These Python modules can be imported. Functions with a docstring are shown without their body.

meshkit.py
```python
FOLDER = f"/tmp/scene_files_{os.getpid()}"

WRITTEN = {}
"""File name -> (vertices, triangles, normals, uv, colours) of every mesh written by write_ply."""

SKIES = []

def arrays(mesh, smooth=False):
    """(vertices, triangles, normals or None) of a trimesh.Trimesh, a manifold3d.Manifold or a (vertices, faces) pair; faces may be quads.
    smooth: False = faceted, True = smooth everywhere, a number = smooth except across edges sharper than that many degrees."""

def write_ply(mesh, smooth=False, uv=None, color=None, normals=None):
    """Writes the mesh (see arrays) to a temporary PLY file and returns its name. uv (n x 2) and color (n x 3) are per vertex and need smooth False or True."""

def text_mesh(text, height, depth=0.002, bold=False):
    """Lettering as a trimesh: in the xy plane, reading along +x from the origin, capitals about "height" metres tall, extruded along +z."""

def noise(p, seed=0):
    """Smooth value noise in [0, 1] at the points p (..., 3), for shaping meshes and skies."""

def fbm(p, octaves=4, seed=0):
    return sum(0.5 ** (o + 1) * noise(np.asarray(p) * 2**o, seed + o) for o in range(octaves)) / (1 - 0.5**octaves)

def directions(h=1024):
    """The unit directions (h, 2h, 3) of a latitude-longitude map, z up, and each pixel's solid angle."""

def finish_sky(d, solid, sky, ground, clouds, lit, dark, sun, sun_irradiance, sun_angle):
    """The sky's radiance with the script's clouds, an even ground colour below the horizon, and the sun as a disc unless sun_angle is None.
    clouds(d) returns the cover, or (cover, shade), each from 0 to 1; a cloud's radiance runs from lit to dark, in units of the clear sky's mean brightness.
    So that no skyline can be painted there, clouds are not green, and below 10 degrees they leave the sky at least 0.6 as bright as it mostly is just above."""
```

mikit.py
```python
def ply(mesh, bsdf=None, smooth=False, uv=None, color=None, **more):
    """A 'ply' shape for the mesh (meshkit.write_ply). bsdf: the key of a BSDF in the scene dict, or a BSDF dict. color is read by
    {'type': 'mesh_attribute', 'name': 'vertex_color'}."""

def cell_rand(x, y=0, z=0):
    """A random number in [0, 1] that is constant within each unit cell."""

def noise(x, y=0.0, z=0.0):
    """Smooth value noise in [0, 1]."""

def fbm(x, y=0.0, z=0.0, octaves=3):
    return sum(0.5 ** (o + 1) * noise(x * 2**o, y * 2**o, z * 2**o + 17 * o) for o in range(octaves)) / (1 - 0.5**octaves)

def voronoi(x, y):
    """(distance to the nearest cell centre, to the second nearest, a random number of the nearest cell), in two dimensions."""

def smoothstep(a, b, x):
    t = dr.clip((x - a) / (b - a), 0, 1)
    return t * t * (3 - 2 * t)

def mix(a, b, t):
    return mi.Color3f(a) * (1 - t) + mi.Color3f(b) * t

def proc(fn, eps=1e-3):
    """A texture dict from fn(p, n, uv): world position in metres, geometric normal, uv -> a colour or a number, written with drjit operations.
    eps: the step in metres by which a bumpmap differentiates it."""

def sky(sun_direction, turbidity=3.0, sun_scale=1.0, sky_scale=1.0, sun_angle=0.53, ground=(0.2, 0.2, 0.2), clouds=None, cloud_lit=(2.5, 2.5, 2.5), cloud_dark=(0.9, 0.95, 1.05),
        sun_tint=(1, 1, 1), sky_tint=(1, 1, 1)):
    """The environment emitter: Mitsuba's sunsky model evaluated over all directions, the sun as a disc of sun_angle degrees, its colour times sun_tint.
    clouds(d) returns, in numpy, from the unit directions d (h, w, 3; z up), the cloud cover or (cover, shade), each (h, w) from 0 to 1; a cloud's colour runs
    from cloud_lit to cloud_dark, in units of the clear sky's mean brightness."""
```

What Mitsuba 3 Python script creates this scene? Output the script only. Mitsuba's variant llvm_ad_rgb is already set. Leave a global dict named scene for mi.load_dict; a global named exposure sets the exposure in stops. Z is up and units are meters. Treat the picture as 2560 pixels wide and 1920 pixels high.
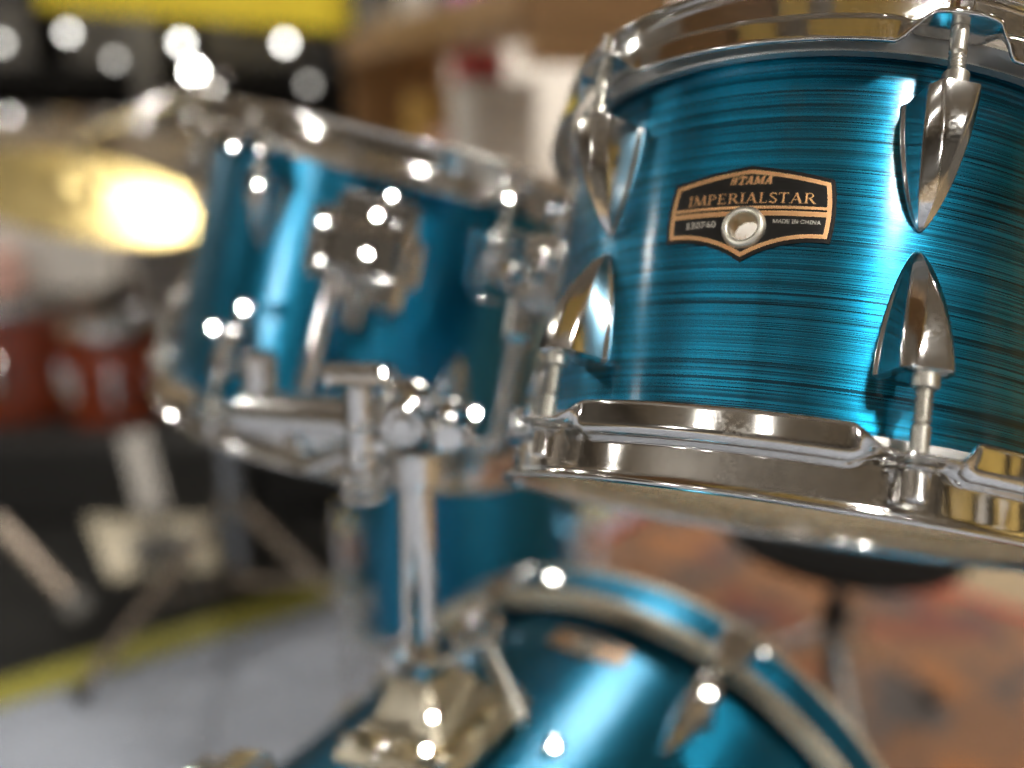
import math, random
import numpy as np, trimesh, mitsuba as mi, drjit as dr
import mikit, meshkit
from mikit import proc, noise, fbm, smoothstep, mix, cell_rand
from shapely.geometry import Polygon, LineString, Point, box as sbox
from shapely import affinity
from shapely.ops import unary_union

random.seed(7); rng = np.random.default_rng(7)
T = mi.ScalarTransform4f
scene, labels = {}, {}
exposure = 4.6

# ------------------------------------------------------------------ camera
PITCH = math.radians(16.0)
EYE = np.array([0.0, 0.0, 0.88])
FWD = np.array([0, math.cos(PITCH), -math.sin(PITCH)])
scene['camera'] = {'type': 'thinlens', 'to_world': T().look_at(origin=EYE.tolist(), target=(EYE + FWD).tolist(), up=[0, 0, 1]),
                   'fov': math.degrees(2 * math.atan(1280 / 2241.8)), 'fov_axis': 'x', 'aperture_radius': 0.0073,
                   'focus_distance': 0.3390, 'near_clip': 0.02, 'far_clip': 60.0}

# ------------------------------------------------------------------ lamps: square ceiling panels of the shop
CEIL = 2.70
YAW = math.radians(-32)
E1, E2 = np.array([math.cos(YAW), math.sin(YAW), 0]), np.array([-math.sin(YAW), math.cos(YAW), 0])
LAMP0 = np.array([.93, -1.08, CEIL])
LAMP_L = 25.0
# (x, y, half size, share of LAMP_L): where the shop lamps hang, read from the highlights on the drums
SPOTS = [(.85, 2.80, .32, .055), (-4.86, 4.61, .13, .8), (-4.30, -3.45, .13, .8), (-2.1, -3.9, .07, 1), (-.80, 4.0, .09, .85), (1.9, 1.0, .05, 1),
         (-2.9, 2.6, .05, 1), (.6, 4.2, .08, 1), (-1.0, 1.4, .045, 1), (-3.6, 1.2, .045, 1), (-5.6, .6, .06, 1), (2.4, -3.9, .07, 1)]

# ------------------------------------------------------------------ materials
def two(b): return {'type': 'twosided', 'bsdf': b}
def prin(c, rough=.5, metal=0.0, **k):
    d = {'type': 'principled', 'base_color': {'type': 'rgb', 'value': list(c)} if not isinstance(c, dict) else c, 'roughness': rough, 'metallic': metal}
    d.update(k); return two(d)
def metal(c, a): return two({'type': 'roughconductor', 'material': 'none', 'distribution': 'ggx', 'alpha': a, 'specular_reflectance': {'type': 'rgb', 'value': list(c)}})

def hairline(p, n, uv):
    z, s = uv.x, uv.y            # metres along the axis, metres around the shell
    wz = z + 0.0005 * (noise(s * 7.0, 3.1) - .5)
    fine = noise(wz * 4800, s * 16.0, 1.0)
    mid = noise(wz * 2500, s * 9.0, 5.0)
    band = noise(wz * 620, s * 3.0, 9.0)
    line = smoothstep(.64, .76, noise(wz * 2050, s * 7.0, 21.0)) * smoothstep(.25, .60, noise(wz * 170, s * 6.0, 33.0))
    t = .42 * fine + .44 * mid + .14 * band
    c = mix((.0025, .072, .128), (.005, .270, .485), smoothstep(.25, .72, t))
    return mix(c, (.0012, .010, .018), line * .84)
def lacquered(colour, rough, aniso, coat_u, coat_v, coat_w):
    """blue metallic foil brushed around the shell, under a thin clear lacquer"""
    foil = {'type': 'principled', 'base_color': colour, 'metallic': 1.0, 'roughness': rough, 'anisotropic': aniso, 'specular': .5}
    coat = {'type': 'roughconductor', 'material': 'none', 'distribution': 'ggx', 'alpha_u': coat_u, 'alpha_v': coat_v}
    return two({'type': 'blendbsdf', 'weight': coat_w, 'foil': foil, 'coat': coat})
scene['m_wrap'] = lacquered(proc(hairline), .40, .74, .026, .014, .045)
scene['m_wrap_far'] = lacquered({'type': 'rgb', 'value': [.004, .172, .315]}, .36, .74, .05, .03, .022)
scene['m_chrome'] = metal((.83, .82, .805), .009)
scene['m_chrome_near'] = two({'type': 'roughconductor', 'material': 'none', 'distribution': 'ggx', 'alpha': proc(lambda p, n, uv: .007 + .014 * smoothstep(.56, .74, fbm(p.x * 75, p.y * 75, p.z * 75)) * smoothstep(.35, .6, noise(p.x * 900, p.y * 900, p.z * 900))), 'specular_reflectance': {'type': 'rgb', 'value': [.82, .815, .805]}})
scene['m_chrome_soft'] = metal((.78, .77, .75), .05)
scene['m_steel'] = metal((.56, .545, .50), .16)
scene['m_alu'] = metal((.52, .52, .51), .24)
scene['m_grommet'] = metal((.74, .73, .66), .20)
scene['m_copper'] = metal((.80, .47, .24), .20)
scene['m_silverprint'] = metal((.70, .67, .62), .25)
scene['m_black'] = prin((.006, .006, .006), .32)
scene['m_blackmatte'] = prin((.010, .010, .010), .75, specular=.25)
scene['m_rubber'] = prin((.015, .015, .016), .6)
scene['m_wood_in'] = prin((.60, .43, .25), .55)
scene['m_head'] = two({'type': 'diffuse', 'reflectance': {'type': 'rgb', 'value': [.78, .76, .70]}})
scene['m_film'] = {'type': 'principledthin', 'base_color': {'type': 'rgb', 'value': [.88, .86, .82]}, 'roughness': .6, 'diff_trans': 1.5, 'spec_trans': 0.0}
scene['m_film_gloss'] = {'type': 'principledthin', 'base_color': {'type': 'rgb', 'value': [.80, .70, .50]}, 'roughness': .35, 'diff_trans': 1.0, 'spec_trans': 0.0}
scene['m_hoopedge'] = prin((.50, .44, .34), .4, .3)
scene['m_brass'] = metal((.82, .66, .30), .12)
scene['m_red'] = prin((.20, .026, .002), .22, clearcoat=1.0, clearcoat_gloss=.9)
scene['m_darkred'] = prin((.09, .012, .005), .3, clearcoat=1.0)
scene['m_tan'] = prin((.30, .24, .165), .5)
scene['m_mustard'] = prin((.42, .25, .06), .6)
scene['m_amber'] = prin((.55, .38, .10), .45)
scene['m_wood'] = prin(proc(lambda p, n, uv: mix((.16, .085, .035), (.30, .17, .075), fbm(p.x * 3 + p.y * 2, p.y * 3, p.z * 40))), .5)
scene['m_cream'] = prin((.58, .52, .40), .7)
scene['m_white'] = prin((.58, .55, .52), .6)
scene['m_pink'] = prin((.62, .38, .33), .6)
scene['m_crimson'] = prin((.45, .05, .05), .5)
scene['m_magenta'] = prin((.48, .12, .50), .5)
scene['m_yellow'] = prin((.72, .58, .03), .5)
scene['m_charcoal'] = prin((.016, .016, .016), .75, specular=.25)
scene['m_grille'] = prin((.10, .095, .09), .8)
scene['m_greyplastic'] = prin((.13, .125, .12), .5)
scene['m_bronze'] = metal((.36, .30, .25), .16)
scene['m_champagne'] = metal((.83, .77, .62), .06)
scene['m_poleblue'] = metal((.34, .36, .40), .22)
scene['m_tape'] = prin((.22, .205, .02), .7)

# ------------------------------------------------------------------ mesh helpers (metres)
def tm(v, f): return trimesh.Trimesh(np.asarray(v, float), np.asarray(f, int), process=False)
def fixed(m):
    if m.is_volume is False and m.volume == 0: return m
    if m.volume < 0: m.invert()
    return m
def lathe(prof, n=48, closed=False, fn=None):
    """prof (k,2): r, z around z. fn(az) -> profile for shapes that change around the axis."""
    k = len(prof); A = np.linspace(0, 2 * np.pi, n, endpoint=False)
    P = np.array([fn(a) if fn else prof for a in A], float)
    v = np.stack([P[..., 0] * np.sin(A)[:, None], -P[..., 0] * np.cos(A)[:, None], P[..., 1]], -1).reshape(-1, 3)
    i = np.arange(n)[:, None]; j = np.arange(k if closed else k - 1)[None]
    a, b = i * k + j, i * k + (j + 1) % k
    c, d = ((i + 1) % n) * k + (j + 1) % k, ((i + 1) % n) * k + j
    q = np.stack([a, d, c, b], -1).reshape(-1, 4)
    f = np.vstack([q[:, [0, 1, 2]], q[:, [0, 2, 3]]])
    m = tm(v, f)
    m.merge_vertices(); m.update_faces(m.nondegenerate_faces())
    return fixed(m)
def loft(S, cap=True):
    S = np.asarray(S, float); n, k, _ = S.shape
    v = S.reshape(-1, 3); i = np.arange(n - 1)[:, None]; j = np.arange(k)[None]
    a, b = i * k + j, i * k + (j + 1) % k; c, d = b + k, a + k
    q = np.stack([a, b, c, d], -1).reshape(-1, 4); f = [q[:, [0, 1, 2]], q[:, [0, 2, 3]]]
    if cap:
        v = np.vstack([v, S[0].mean(0), S[-1].mean(0)]); jj = np.arange(k)
        f += [np.stack([(jj + 1) % k, jj, jj * 0 + n * k], 1), np.stack([(n - 1) * k + jj, (n - 1) * k + (jj + 1) % k, jj * 0 + n * k + 1], 1)]
    return fixed(tm(v, np.vstack(f)))
def tube(pts, r, sides=20):
    p = np.asarray(pts, float); r = np.broadcast_to(r, (len(p),))
    t = np.gradient(p, axis=0); t /= np.linalg.norm(t, axis=1)[:, None]
    up = np.array([.13, .31, .94]); up = up if abs(t[0] @ up) < .9 else np.array([1., 0, 0])
    a = np.cross(t[0], up); a /= np.linalg.norm(a); S = []
    A = np.linspace(0, 2 * np.pi, sides, endpoint=False)
    for i in range(len(p)):
        a = a - t[i] * (a @ t[i]); a /= np.linalg.norm(a); b = np.cross(t[i], a)
        S.append(p[i] + r[i] * (np.cos(A)[:, None] * a + np.sin(A)[:, None] * b))
    return loft(S)
def bend(pts, rad, n=8):
    """polyline with rounded corners"""
    p = [np.asarray(x, float) for x in pts]; o = [p[0]]
    for a, b, c in zip(p[:-2], p[1:-1], p[2:]):
        u = (a - b) / np.linalg.norm(a - b); w = (c - b) / np.linalg.norm(c - b)
        for t in np.linspace(0, 1, n): o.append((1 - t) ** 2 * (b + u * rad) + 2 * t * (1 - t) * b + t * t * (b + w * rad))
    return o + [p[-1]]
def bbox(sx, sy, sz, bev=.002):
    """box with bevelled edges, centred"""
    x, y, z = sx / 2, sy / 2, sz / 2; b = min(bev, x * .9, y * .9, z * .9)
    pts = [(i * (x - (b if k != 0 else 0)), j * (y - (b if k != 1 else 0)), l * (z - (b if k != 2 else 0))) for i in (-1, 1) for j in (-1, 1) for l in (-1, 1) for k in range(3)]
    return trimesh.convex.convex_hull(np.array(pts))
def cyl(p0, p1, r, b=.0012, sides=36):
    p0, p1 = np.array(p0, float), np.array(p1, float); u = (p1 - p0) / np.linalg.norm(p1 - p0)
    return tube([p0, p0 + u * 1e-5, p0 + u * b, p1 - u * b, p1 - u * 1e-5, p1], [max(r - b, 1e-4), r - b, r, r, r - b, max(r - b, 1e-4)], sides)
def hull(*ms): return trimesh.convex.convex_hull(np.vstack([m.vertices if hasattr(m, 'vertices') else m for m in ms]))
def moved(m, M=None, t=None):
    m = m.copy()
    if M is not None: m.vertices = m.vertices @ np.asarray(M).T
    if t is not None: m.vertices = m.vertices + np.asarray(t)
    return m
def join(*ms): return trimesh.util.concatenate(list(ms))
def rz(deg):
    a = math.radians(deg); return np.array([[math.cos(a), -math.sin(a), 0], [math.sin(a), math.cos(a), 0], [0, 0, 1]])
def rx(deg):
    a = math.radians(deg); return np.array([[1, 0, 0], [0, math.cos(a), -math.sin(a)], [0, math.sin(a), math.cos(a)]])
def ry(deg):
    a = math.radians(deg); return np.array([[math.cos(a), 0, math.sin(a)], [0, 1, 0], [-math.sin(a), 0, math.cos(a)]])
def frame(axis, front):
    z = np.asarray(axis, float); z = z / np.linalg.norm(z); f = np.asarray(front, float); f = f - z * (f @ z); f /= np.linalg.norm(f)
    return np.stack([np.cross(-f, z), -f, z], 1)
def numbered(key):
    if key not in scene and key not in used: used.add(key); return key
    i = 1
    while f'{key}_{i:03d}' in scene or f'{key}_{i:03d}' in used: i += 1
    used.add(f'{key}_{i:03d}'); return f'{key}_{i:03d}'
used = set()
def tag(key, label=None, cat=None, group=None, kind=None):
    d = {k: v for k, v in (('label', label), ('category', cat), ('group', group), ('kind', kind)) if v}
    if d: labels[key] = {**labels.get(key, {}), **d}
def thing(name, label, cat, group=None):
    k = numbered(name); tag(k, label, cat, group); return k
def put(name, m, mat, parent=None, smooth=30, W=None, t=None, label=None, cat=None, group=None, kind=None, uv=None, emit=None):
    if W is not None or t is not None: m = moved(m, W, t)
    k = numbered(f'{parent}__{name}' if parent else name)
    extra = {'emitter': {'type': 'area', 'radiance': {'type': 'rgb', 'value': emit}}} if emit else {}
    scene[k] = mikit.ply(m, mat, smooth=smooth, uv=uv, **extra)
    tag(k, label, cat, group, kind); return k
mm = 1e-3

# ------------------------------------------------------------------ setting
def carpet(p, n, uv):
    g = noise(p.x * 420, p.y * 420); f = fbm(p.x * 6, p.y * 6)
    return mix((.25, .275, .335), (.345, .375, .44), .6 * g + .4 * f)
scene['m_carpet'] = prin(proc(carpet), .95)
scene['m_mat'] = two({'type': 'diffuse', 'reflectance': proc(lambda p, n, uv: mix((.014, .014, .014), (.030, .030, .029), noise(p.x * 300, p.y * 300) * .6 + .4 * fbm(p.x * 4, p.y * 4)))})
scene['m_boards'] = prin(proc(lambda p, n, uv: mix((.22, .16, .10), (.32, .25, .16), fbm(p.x * 3, p.y * 22))), .45)
def rugcol(p, n, uv):
    a = fbm(p.x * 9, p.y * 9, 2.0); b = fbm(p.x * 11 + 5, p.y * 11, 7.0); c = noise(p.x * 16, p.y * 16, 4.0)
    col = mix((.135, .076, .050), (.190, .094, .050), a)
    col = mix(col, (.070, .060, .058), smoothstep(.48, .62, b))
    col = mix(col, (.235, .10, .040), smoothstep(.68, .80, c))
    return mix(col, (.15, .040, .030), smoothstep(.74, .82, noise(p.x * 14, p.y * 14, 11.0)) * .7)
scene['m_rug'] = prin(proc(rugcol), .95)
scene['m_rugedge'] = prin((.36, .035, .03), .9)
def sheet(x0, x1, y0, y1, z): return tm([[x0, y0, z], [x1, y0, z], [x1, y1, z], [x0, y1, z]], [[0, 1, 2], [0, 2, 3]])
put('floor', sheet(-8.2, 6, -6.1, 7, 0), 'm_boards', smooth=False, kind='structure')
def poly_slab(pts, z0, z1):
    m = trimesh.creation.extrude_polygon(Polygon(pts), z1 - z0, engine='earcut'); m.apply_translation([0, 0, z0]); return m
TA, TB = np.array([-.82, 1.235]), np.array([-.355, 1.568])
td = (TB - TA) / np.linalg.norm(TB - TA); tn = np.array([-td[1], td[0]])
L0, L1 = TA - td * 3.5, TB + td * .95
put('carpet', poly_slab([L0, L1, L1 - tn * 1.2 + td * .1, (1.2, -2.2), (-3.5, -2.2)], .001, .005), 'm_carpet', smooth=False, kind='structure')
put('black_floor_mat', poly_slab([L0 + tn * .045, L1 + tn * .045 - td * .3, L1 + tn * 1.4 - td * .3, L0 + tn * 1.4], .001, .007), 'm_mat', smooth=False, label='black floor matting beyond the yellow edge strip at the left', cat='mat')
put('yellow_edge_strip', poly_slab([L0 - tn * .032, L1 - tn * .032, L1 + tn * .044, L0 + tn * .044], .0055, .0095), 'm_tape', smooth=False, label='olive yellow strip edging the pale grey carpet', cat='edge strip')
RUG = [(.20, 1.80), (.36, 1.99), (.58, 1.84), (.96, 1.45), (1.35, 1.05), (.6, .15), (.05, .85)]
put('rug', poly_slab(RUG, .006, .014), 'm_rug', smooth=False, label='mottled orange brown rug with a red edge at the right', cat='rug')
put('binding', tube([(x, y, .012) for x, y in [RUG[0], RUG[1], RUG[2], RUG[3], RUG[4]]], .011, 8), 'm_rugedge', parent='rug', label='dark red binding along the edge')
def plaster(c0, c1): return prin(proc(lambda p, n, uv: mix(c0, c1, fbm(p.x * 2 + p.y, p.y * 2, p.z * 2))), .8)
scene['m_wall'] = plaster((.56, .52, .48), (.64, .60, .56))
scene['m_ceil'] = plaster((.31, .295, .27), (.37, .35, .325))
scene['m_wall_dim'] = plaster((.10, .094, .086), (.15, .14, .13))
scene['m_groove'] = prin((.22, .2, .18), .8)
def wallbox(x0, x1, y0, y1, z0, z1): m = bbox(x1 - x0, y1 - y0, z1 - z0, .001); m.apply_translation([(x0 + x1) / 2, (y0 + y1) / 2, (z0 + z1) / 2]); return m
put('wall_back', wallbox(-8.2, 6, 4.9, 5.0, 0, CEIL), 'm_wall', smooth=False, kind='structure')
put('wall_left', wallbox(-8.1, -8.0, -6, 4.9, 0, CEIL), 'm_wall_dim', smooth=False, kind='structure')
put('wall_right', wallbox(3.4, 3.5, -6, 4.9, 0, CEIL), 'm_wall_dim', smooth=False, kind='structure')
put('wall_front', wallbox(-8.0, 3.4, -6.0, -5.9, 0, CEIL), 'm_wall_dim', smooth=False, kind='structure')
put('ceiling', wallbox(-8.2, 6, -6.1, 7, CEIL + .012, CEIL + .1), 'm_ceil', smooth=False, kind='structure')
bars = []
for i in range(-16, 16):
    c = LAMP0 + E1 * (i * .6 + .3)
    bars.append(moved(bbox(.022, 14, .010, .001), rz(-32), c + E2 * 0 + [0, 0, .010]))
    c = LAMP0 + E2 * (i * .6 + .3)
    bars.append(moved(bbox(14, .022, .010, .001), rz(-32), c + [0, 0, .0106]))
put('grid', join(*bars), 'm_groove', parent='ceiling', smooth=False, kind='stuff')
def ceiling_lamp(c, h, L_, name, label, cat, group=None):
    k = thing(name, label, cat, group)
    fr = [moved(bbox(2 * h + .06, .03, .02, .003), None, (0, q * (h + .015), 0)) for q in (-1, 1)] + [moved(bbox(.03, 2 * h, .02, .003), None, (q * (h + .015), 0, 0)) for q in (-1, 1)]
    put('frame', moved(join(*fr), rz(-32), c + [0, 0, -.004]), 'm_white', k, smooth=False)
    d = tm([[-h, -h, 0], [h, -h, 0], [h, h, 0], [-h, h, 0]], [[0, 2, 1], [0, 3, 2]])
    put('diffuser', moved(d, rz(-32), c + [0, 0, -.002]), 'm_white', k, smooth=False, emit=[L_, L_ * .95, L_ * .86])
ceiling_lamp(LAMP0, .15, LAMP_L * .42, 'ceiling_panel_light', 'larger square ceiling panel light, mirrored as the bright patch on the blue shell', 'ceiling light')
for x, y, h, share in SPOTS:
    ceiling_lamp(np.array([x, y, CEIL]), h, LAMP_L * share, 'ceiling_spot', 'small square spotlight set in the shop ceiling', 'ceiling light', 'small spotlights in the ceiling')
sl_ = thing('standing_lamp', 'tall standing lamp with a bright square panel, far out to the left of the kit', 'standing lamp')
SL = np.array([-4.15, -2.30, 1.45]); nl_ = np.array([.80, .60, -.05]); Wl_ = frame(nl_, (0, 0, -1))
d_ = tm([[-.13, -.16, 0], [.13, -.16, 0], [.13, .16, 0], [-.13, .16, 0]], [[0, 1, 2], [0, 2, 3]])
put('panel', d_, 'm_white', sl_, False, Wl_, SL + nl_ * .012, emit=[LAMP_L * .30, LAMP_L * .285, LAMP_L * .26])
put('housing', bbox(.32, .38, .02, .004), 'm_blackmatte', sl_, 30, Wl_, SL)
put('pole', cyl(SL + [0, 0, -.18], [SL[0], SL[1], .03], .012), 'm_blackmatte', sl_)
put('base', cyl([SL[0], SL[1], .034], [SL[0], SL[1], .002], .16, .006), 'm_blackmatte', sl_)
def overhead(name, x0, x1, y0, y1, mat, label, cat, z=2.46):
    m = moved(bbox(x1 - x0, y1 - y0, .04, .004), None, ((x0 + x1) / 2, (y0 + y1) / 2, z))
    k = put(name, m, mat, None, False, label=label, cat=cat)
    for q in (0, 1): put('hanger', cyl((x0 + .1 + q * (x1 - x0 - .2), (y0 + y1) / 2, z + .02), (x0 + .1 + q * (x1 - x0 - .2), (y0 + y1) / 2, CEIL + .012), .006), 'm_steel', k)
overhead('hanging_board', -1.75, -.78, -.5, 1.3, 'm_wood', 'brown wooden board hung from the ceiling left of the camera', 'hanging board')
overhead('hanging_board', -.70, -.45, -.6, .6, 'm_amber', 'narrow amber board hung from the ceiling above the camera', 'hanging board')
overhead('hanging_board', -.20, .62, -.75, .15, 'm_amber', 'wide amber board hung from the ceiling above the camera', 'hanging board')
wp = thing('wall_display', 'amber panelled display on the right wall with black posts', 'wall display')
put('panel', wallbox(3.36, 3.395, -3.2, .2, .9, 2.5), 'm_amber', wp, False)
for y in (-2.9, -1.95, -1.5, -.7): put('post', wallbox(3.28, 3.357, y - .07, y + .07, .9, 2.5), 'm_charcoal', wp, False)
for y in (-1.72, -1.1): put('shelf_item', wallbox(3.22, 3.357, y - .12, y + .12, 1.3, 1.75), 'm_white', wp, False)

# ------------------------------------------------------------------ drum parts
def fillet(pts, rads):
    p = [np.asarray(q, float) for q in pts]; o = [p[0]]
    for k in range(1, len(p) - 1):
        a, b, c = p[k - 1], p[k], p[k + 1]; u = (a - b) / np.linalg.norm(a - b); w = (c - b) / np.linalg.norm(c - b)
        for t in np.linspace(0, 1, 6): o.append((1 - t) ** 2 * (b + u * rads[k]) + 2 * t * (1 - t) * b + t * t * (b + w * rads[k]))
    return np.array(o + [p[-1]])
HOOP_LOBE = fillet([(12.4, 19.4), (12.6, 21.6), (9.6, 21.6), (8.2, 18.6), (8.0, 5.2), (13.6, 3.2), (15.4, .8), (16.7, -9.4)], [0, .9, 1.2, 1.6, 1.5, 1.4, 1.4, 0])
HOOP_EAR = fillet([(12.4, 19.4), (12.6, 21.6), (9.6, 21.6), (8.2, 18.6), (8.0, .1), (13.0, 0), (17.0, 0), (26.5, 0)], [0, .9, 1.2, 1.6, 1.5, .6, .6, 0])
def resample(p, n):
    s = np.r_[0, np.cumsum(np.linalg.norm(np.diff(p, axis=0), axis=1))]; keep = np.r_[True, np.diff(s) > 1e-6]; s, p = s[keep], p[keep]
    q = np.linspace(0, s[-1], n); return np.stack([np.interp(q, s, p[:, 0]), np.interp(q, s, p[:, 1])], 1)
def hoop_mesh(R, ze, lugs, sign, n=720, k=64):
    lobe, ear = resample(HOOP_LOBE, k), resample(HOOP_EAR, k); lugs = np.radians(lugs)
    def prof(a):
        d = np.abs((a - lugs + np.pi) % (2 * np.pi) - np.pi).min() * R
        t = np.clip((d - 9.5) / 11.0, 0, 1); t = t * t * (3 - 2 * t)
        c = ear * (1 - t) + lobe * t
        if t < 1:  # the tab narrows to a rounded end
            q = np.clip((c[:, 0] - 17) / 9, 0, 1); c[:, 0] -= q * np.clip(d - 4, 0, 9) ** 2 * .045 * (1 - t)
        g = np.gradient(c, axis=0); nn = np.stack([-g[:, 1], g[:, 0]], 1); nn /= np.linalg.norm(nn, axis=1)[:, None] + 1e-9
        w = .95 * np.sqrt(np.clip(np.r_[np.linspace(.35, 1, 3), np.ones(len(c) - 6), np.linspace(1, .35, 3)], 0, 1))[:, None]
        loop = np.vstack([c + nn * w, (c - nn * w)[::-1]])
        return np.stack([(R + loop[:, 0]) * mm, sign * (ze + loop[:, 1]) * mm], 1)
    return lathe(np.zeros((2 * k, 2)), n, closed=True, fn=prof)
def lug_mesh(L=50.0, D=23.5, R=127.0):
    """teardrop lug: z from 0 (rod end) to L (tip), y outward, x tangential; faceted front"""
    S = []
    for s in np.r_[-.03, -.012, 0, .03, np.linspace(.06, .9, 30), np.linspace(.92, 1.0, 8)]:
        e = max(s, 0); soft = {-.03: .80, -.012: .94}.get(round(float(s), 3), 1.0)
        d = D * (1 - e ** 1.8) ** .76 * (1 - (1 - soft) * .6) + .6
        wb = 11.5 * (1 - e ** 1.75) ** .70 * soft + .4
        wf = 9.4 * (1 - e ** 1.7) ** .70 * soft + .35
        wc = max(6.6 * (1 - (e / .78) ** 1.2), .10) * soft if e < .78 else .10
        dd = d * (.76 - .10 * e); fl = min(1.6, dd * .3)
        pts = np.array([(-wb, -1.5), (-wb, .8), (-(wb * .35 + wf * .65), fl + .6), (-wf, dd), (-wc, d), (wc, d), (wf, dd), (wb * .35 + wf * .65, fl + .6), (wb, .8), (wb, -1.5)])
        for r_ in (.06, .2):  # round the corners a little
            q = np.roll(pts, -1, 0)
            pts = np.stack([pts * (1 - r_) + q * r_, pts * r_ + q * (1 - r_)], 1).reshape(-1, 2)
        y = pts[:, 1] + np.sqrt(np.maximum(R * R - pts[:, 0] ** 2, 1)) - R
        S.append(np.stack([pts[:, 0], y, np.full(len(pts), s * L)], 1))
    m = loft(S); m.vertices = m.vertices * mm
    return m
def rodparts(ze, rr, up=0.0):
    """local: axis z (mm values), towards the hoop is +z"""
    pr = [(0, ze - 36), (2.6, ze - 36), (2.6, ze - 24.5)]
    z = ze - 24.5
    while z < ze - 13.0:
        pr += [(2.45, z + .15), (3.2, z + .6), (3.2, z + .85), (2.45, z + 1.3)]; z += 1.5
    pr += [(2.7, ze - 12), (3.25, ze - 11.2), (3.3, ze - 1.5), (2.9, ze - 1.0), (2.9, ze + 5), (0, ze + 5)]
    shaft = lathe(np.array(pr) * mm, 28)
    def ring(r0, r1, z0, z1, b=.35): return lathe(np.array([(r0, z0), (r1 - b, z0), (r1, z0 + b), (r1, z1 - b), (r1 - b, z1), (r0, z1)]) * mm, 36, closed=True)
    w1, w2 = ring(2.9, 7.0, ze + 1.0, ze + 2.0), ring(2.9, 6.3, ze + 2.7, ze + 4.0)
    S = []
    for zz, h in ((ze + 4.0, 3.3), (ze + 4.6, 3.75), (ze + 14.2, 3.6), (ze + 15.2, 3.0)):
        A = np.arange(16) * np.pi / 8 + np.pi / 16; sq = np.stack([np.cos(A), np.sin(A)], 1); rr_ = 1 / (np.abs(sq) ** 5).sum(1) ** (1 / 5)
        S.append(np.c_[sq * rr_[:, None] * h, np.full(16, zz)])
    head = loft(np.array(S) * mm)
    collar = lathe(np.array([(0, ze - 31 + up), (4.3, ze - 31 + up), (4.75, ze - 30.4 + up), (4.75, ze - 25.2 + up), (4.2, ze - 24.6 + up), (0, ze - 24.6 + up)]) * mm, 32)
    return shaft, w1, w2, head, collar
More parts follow.
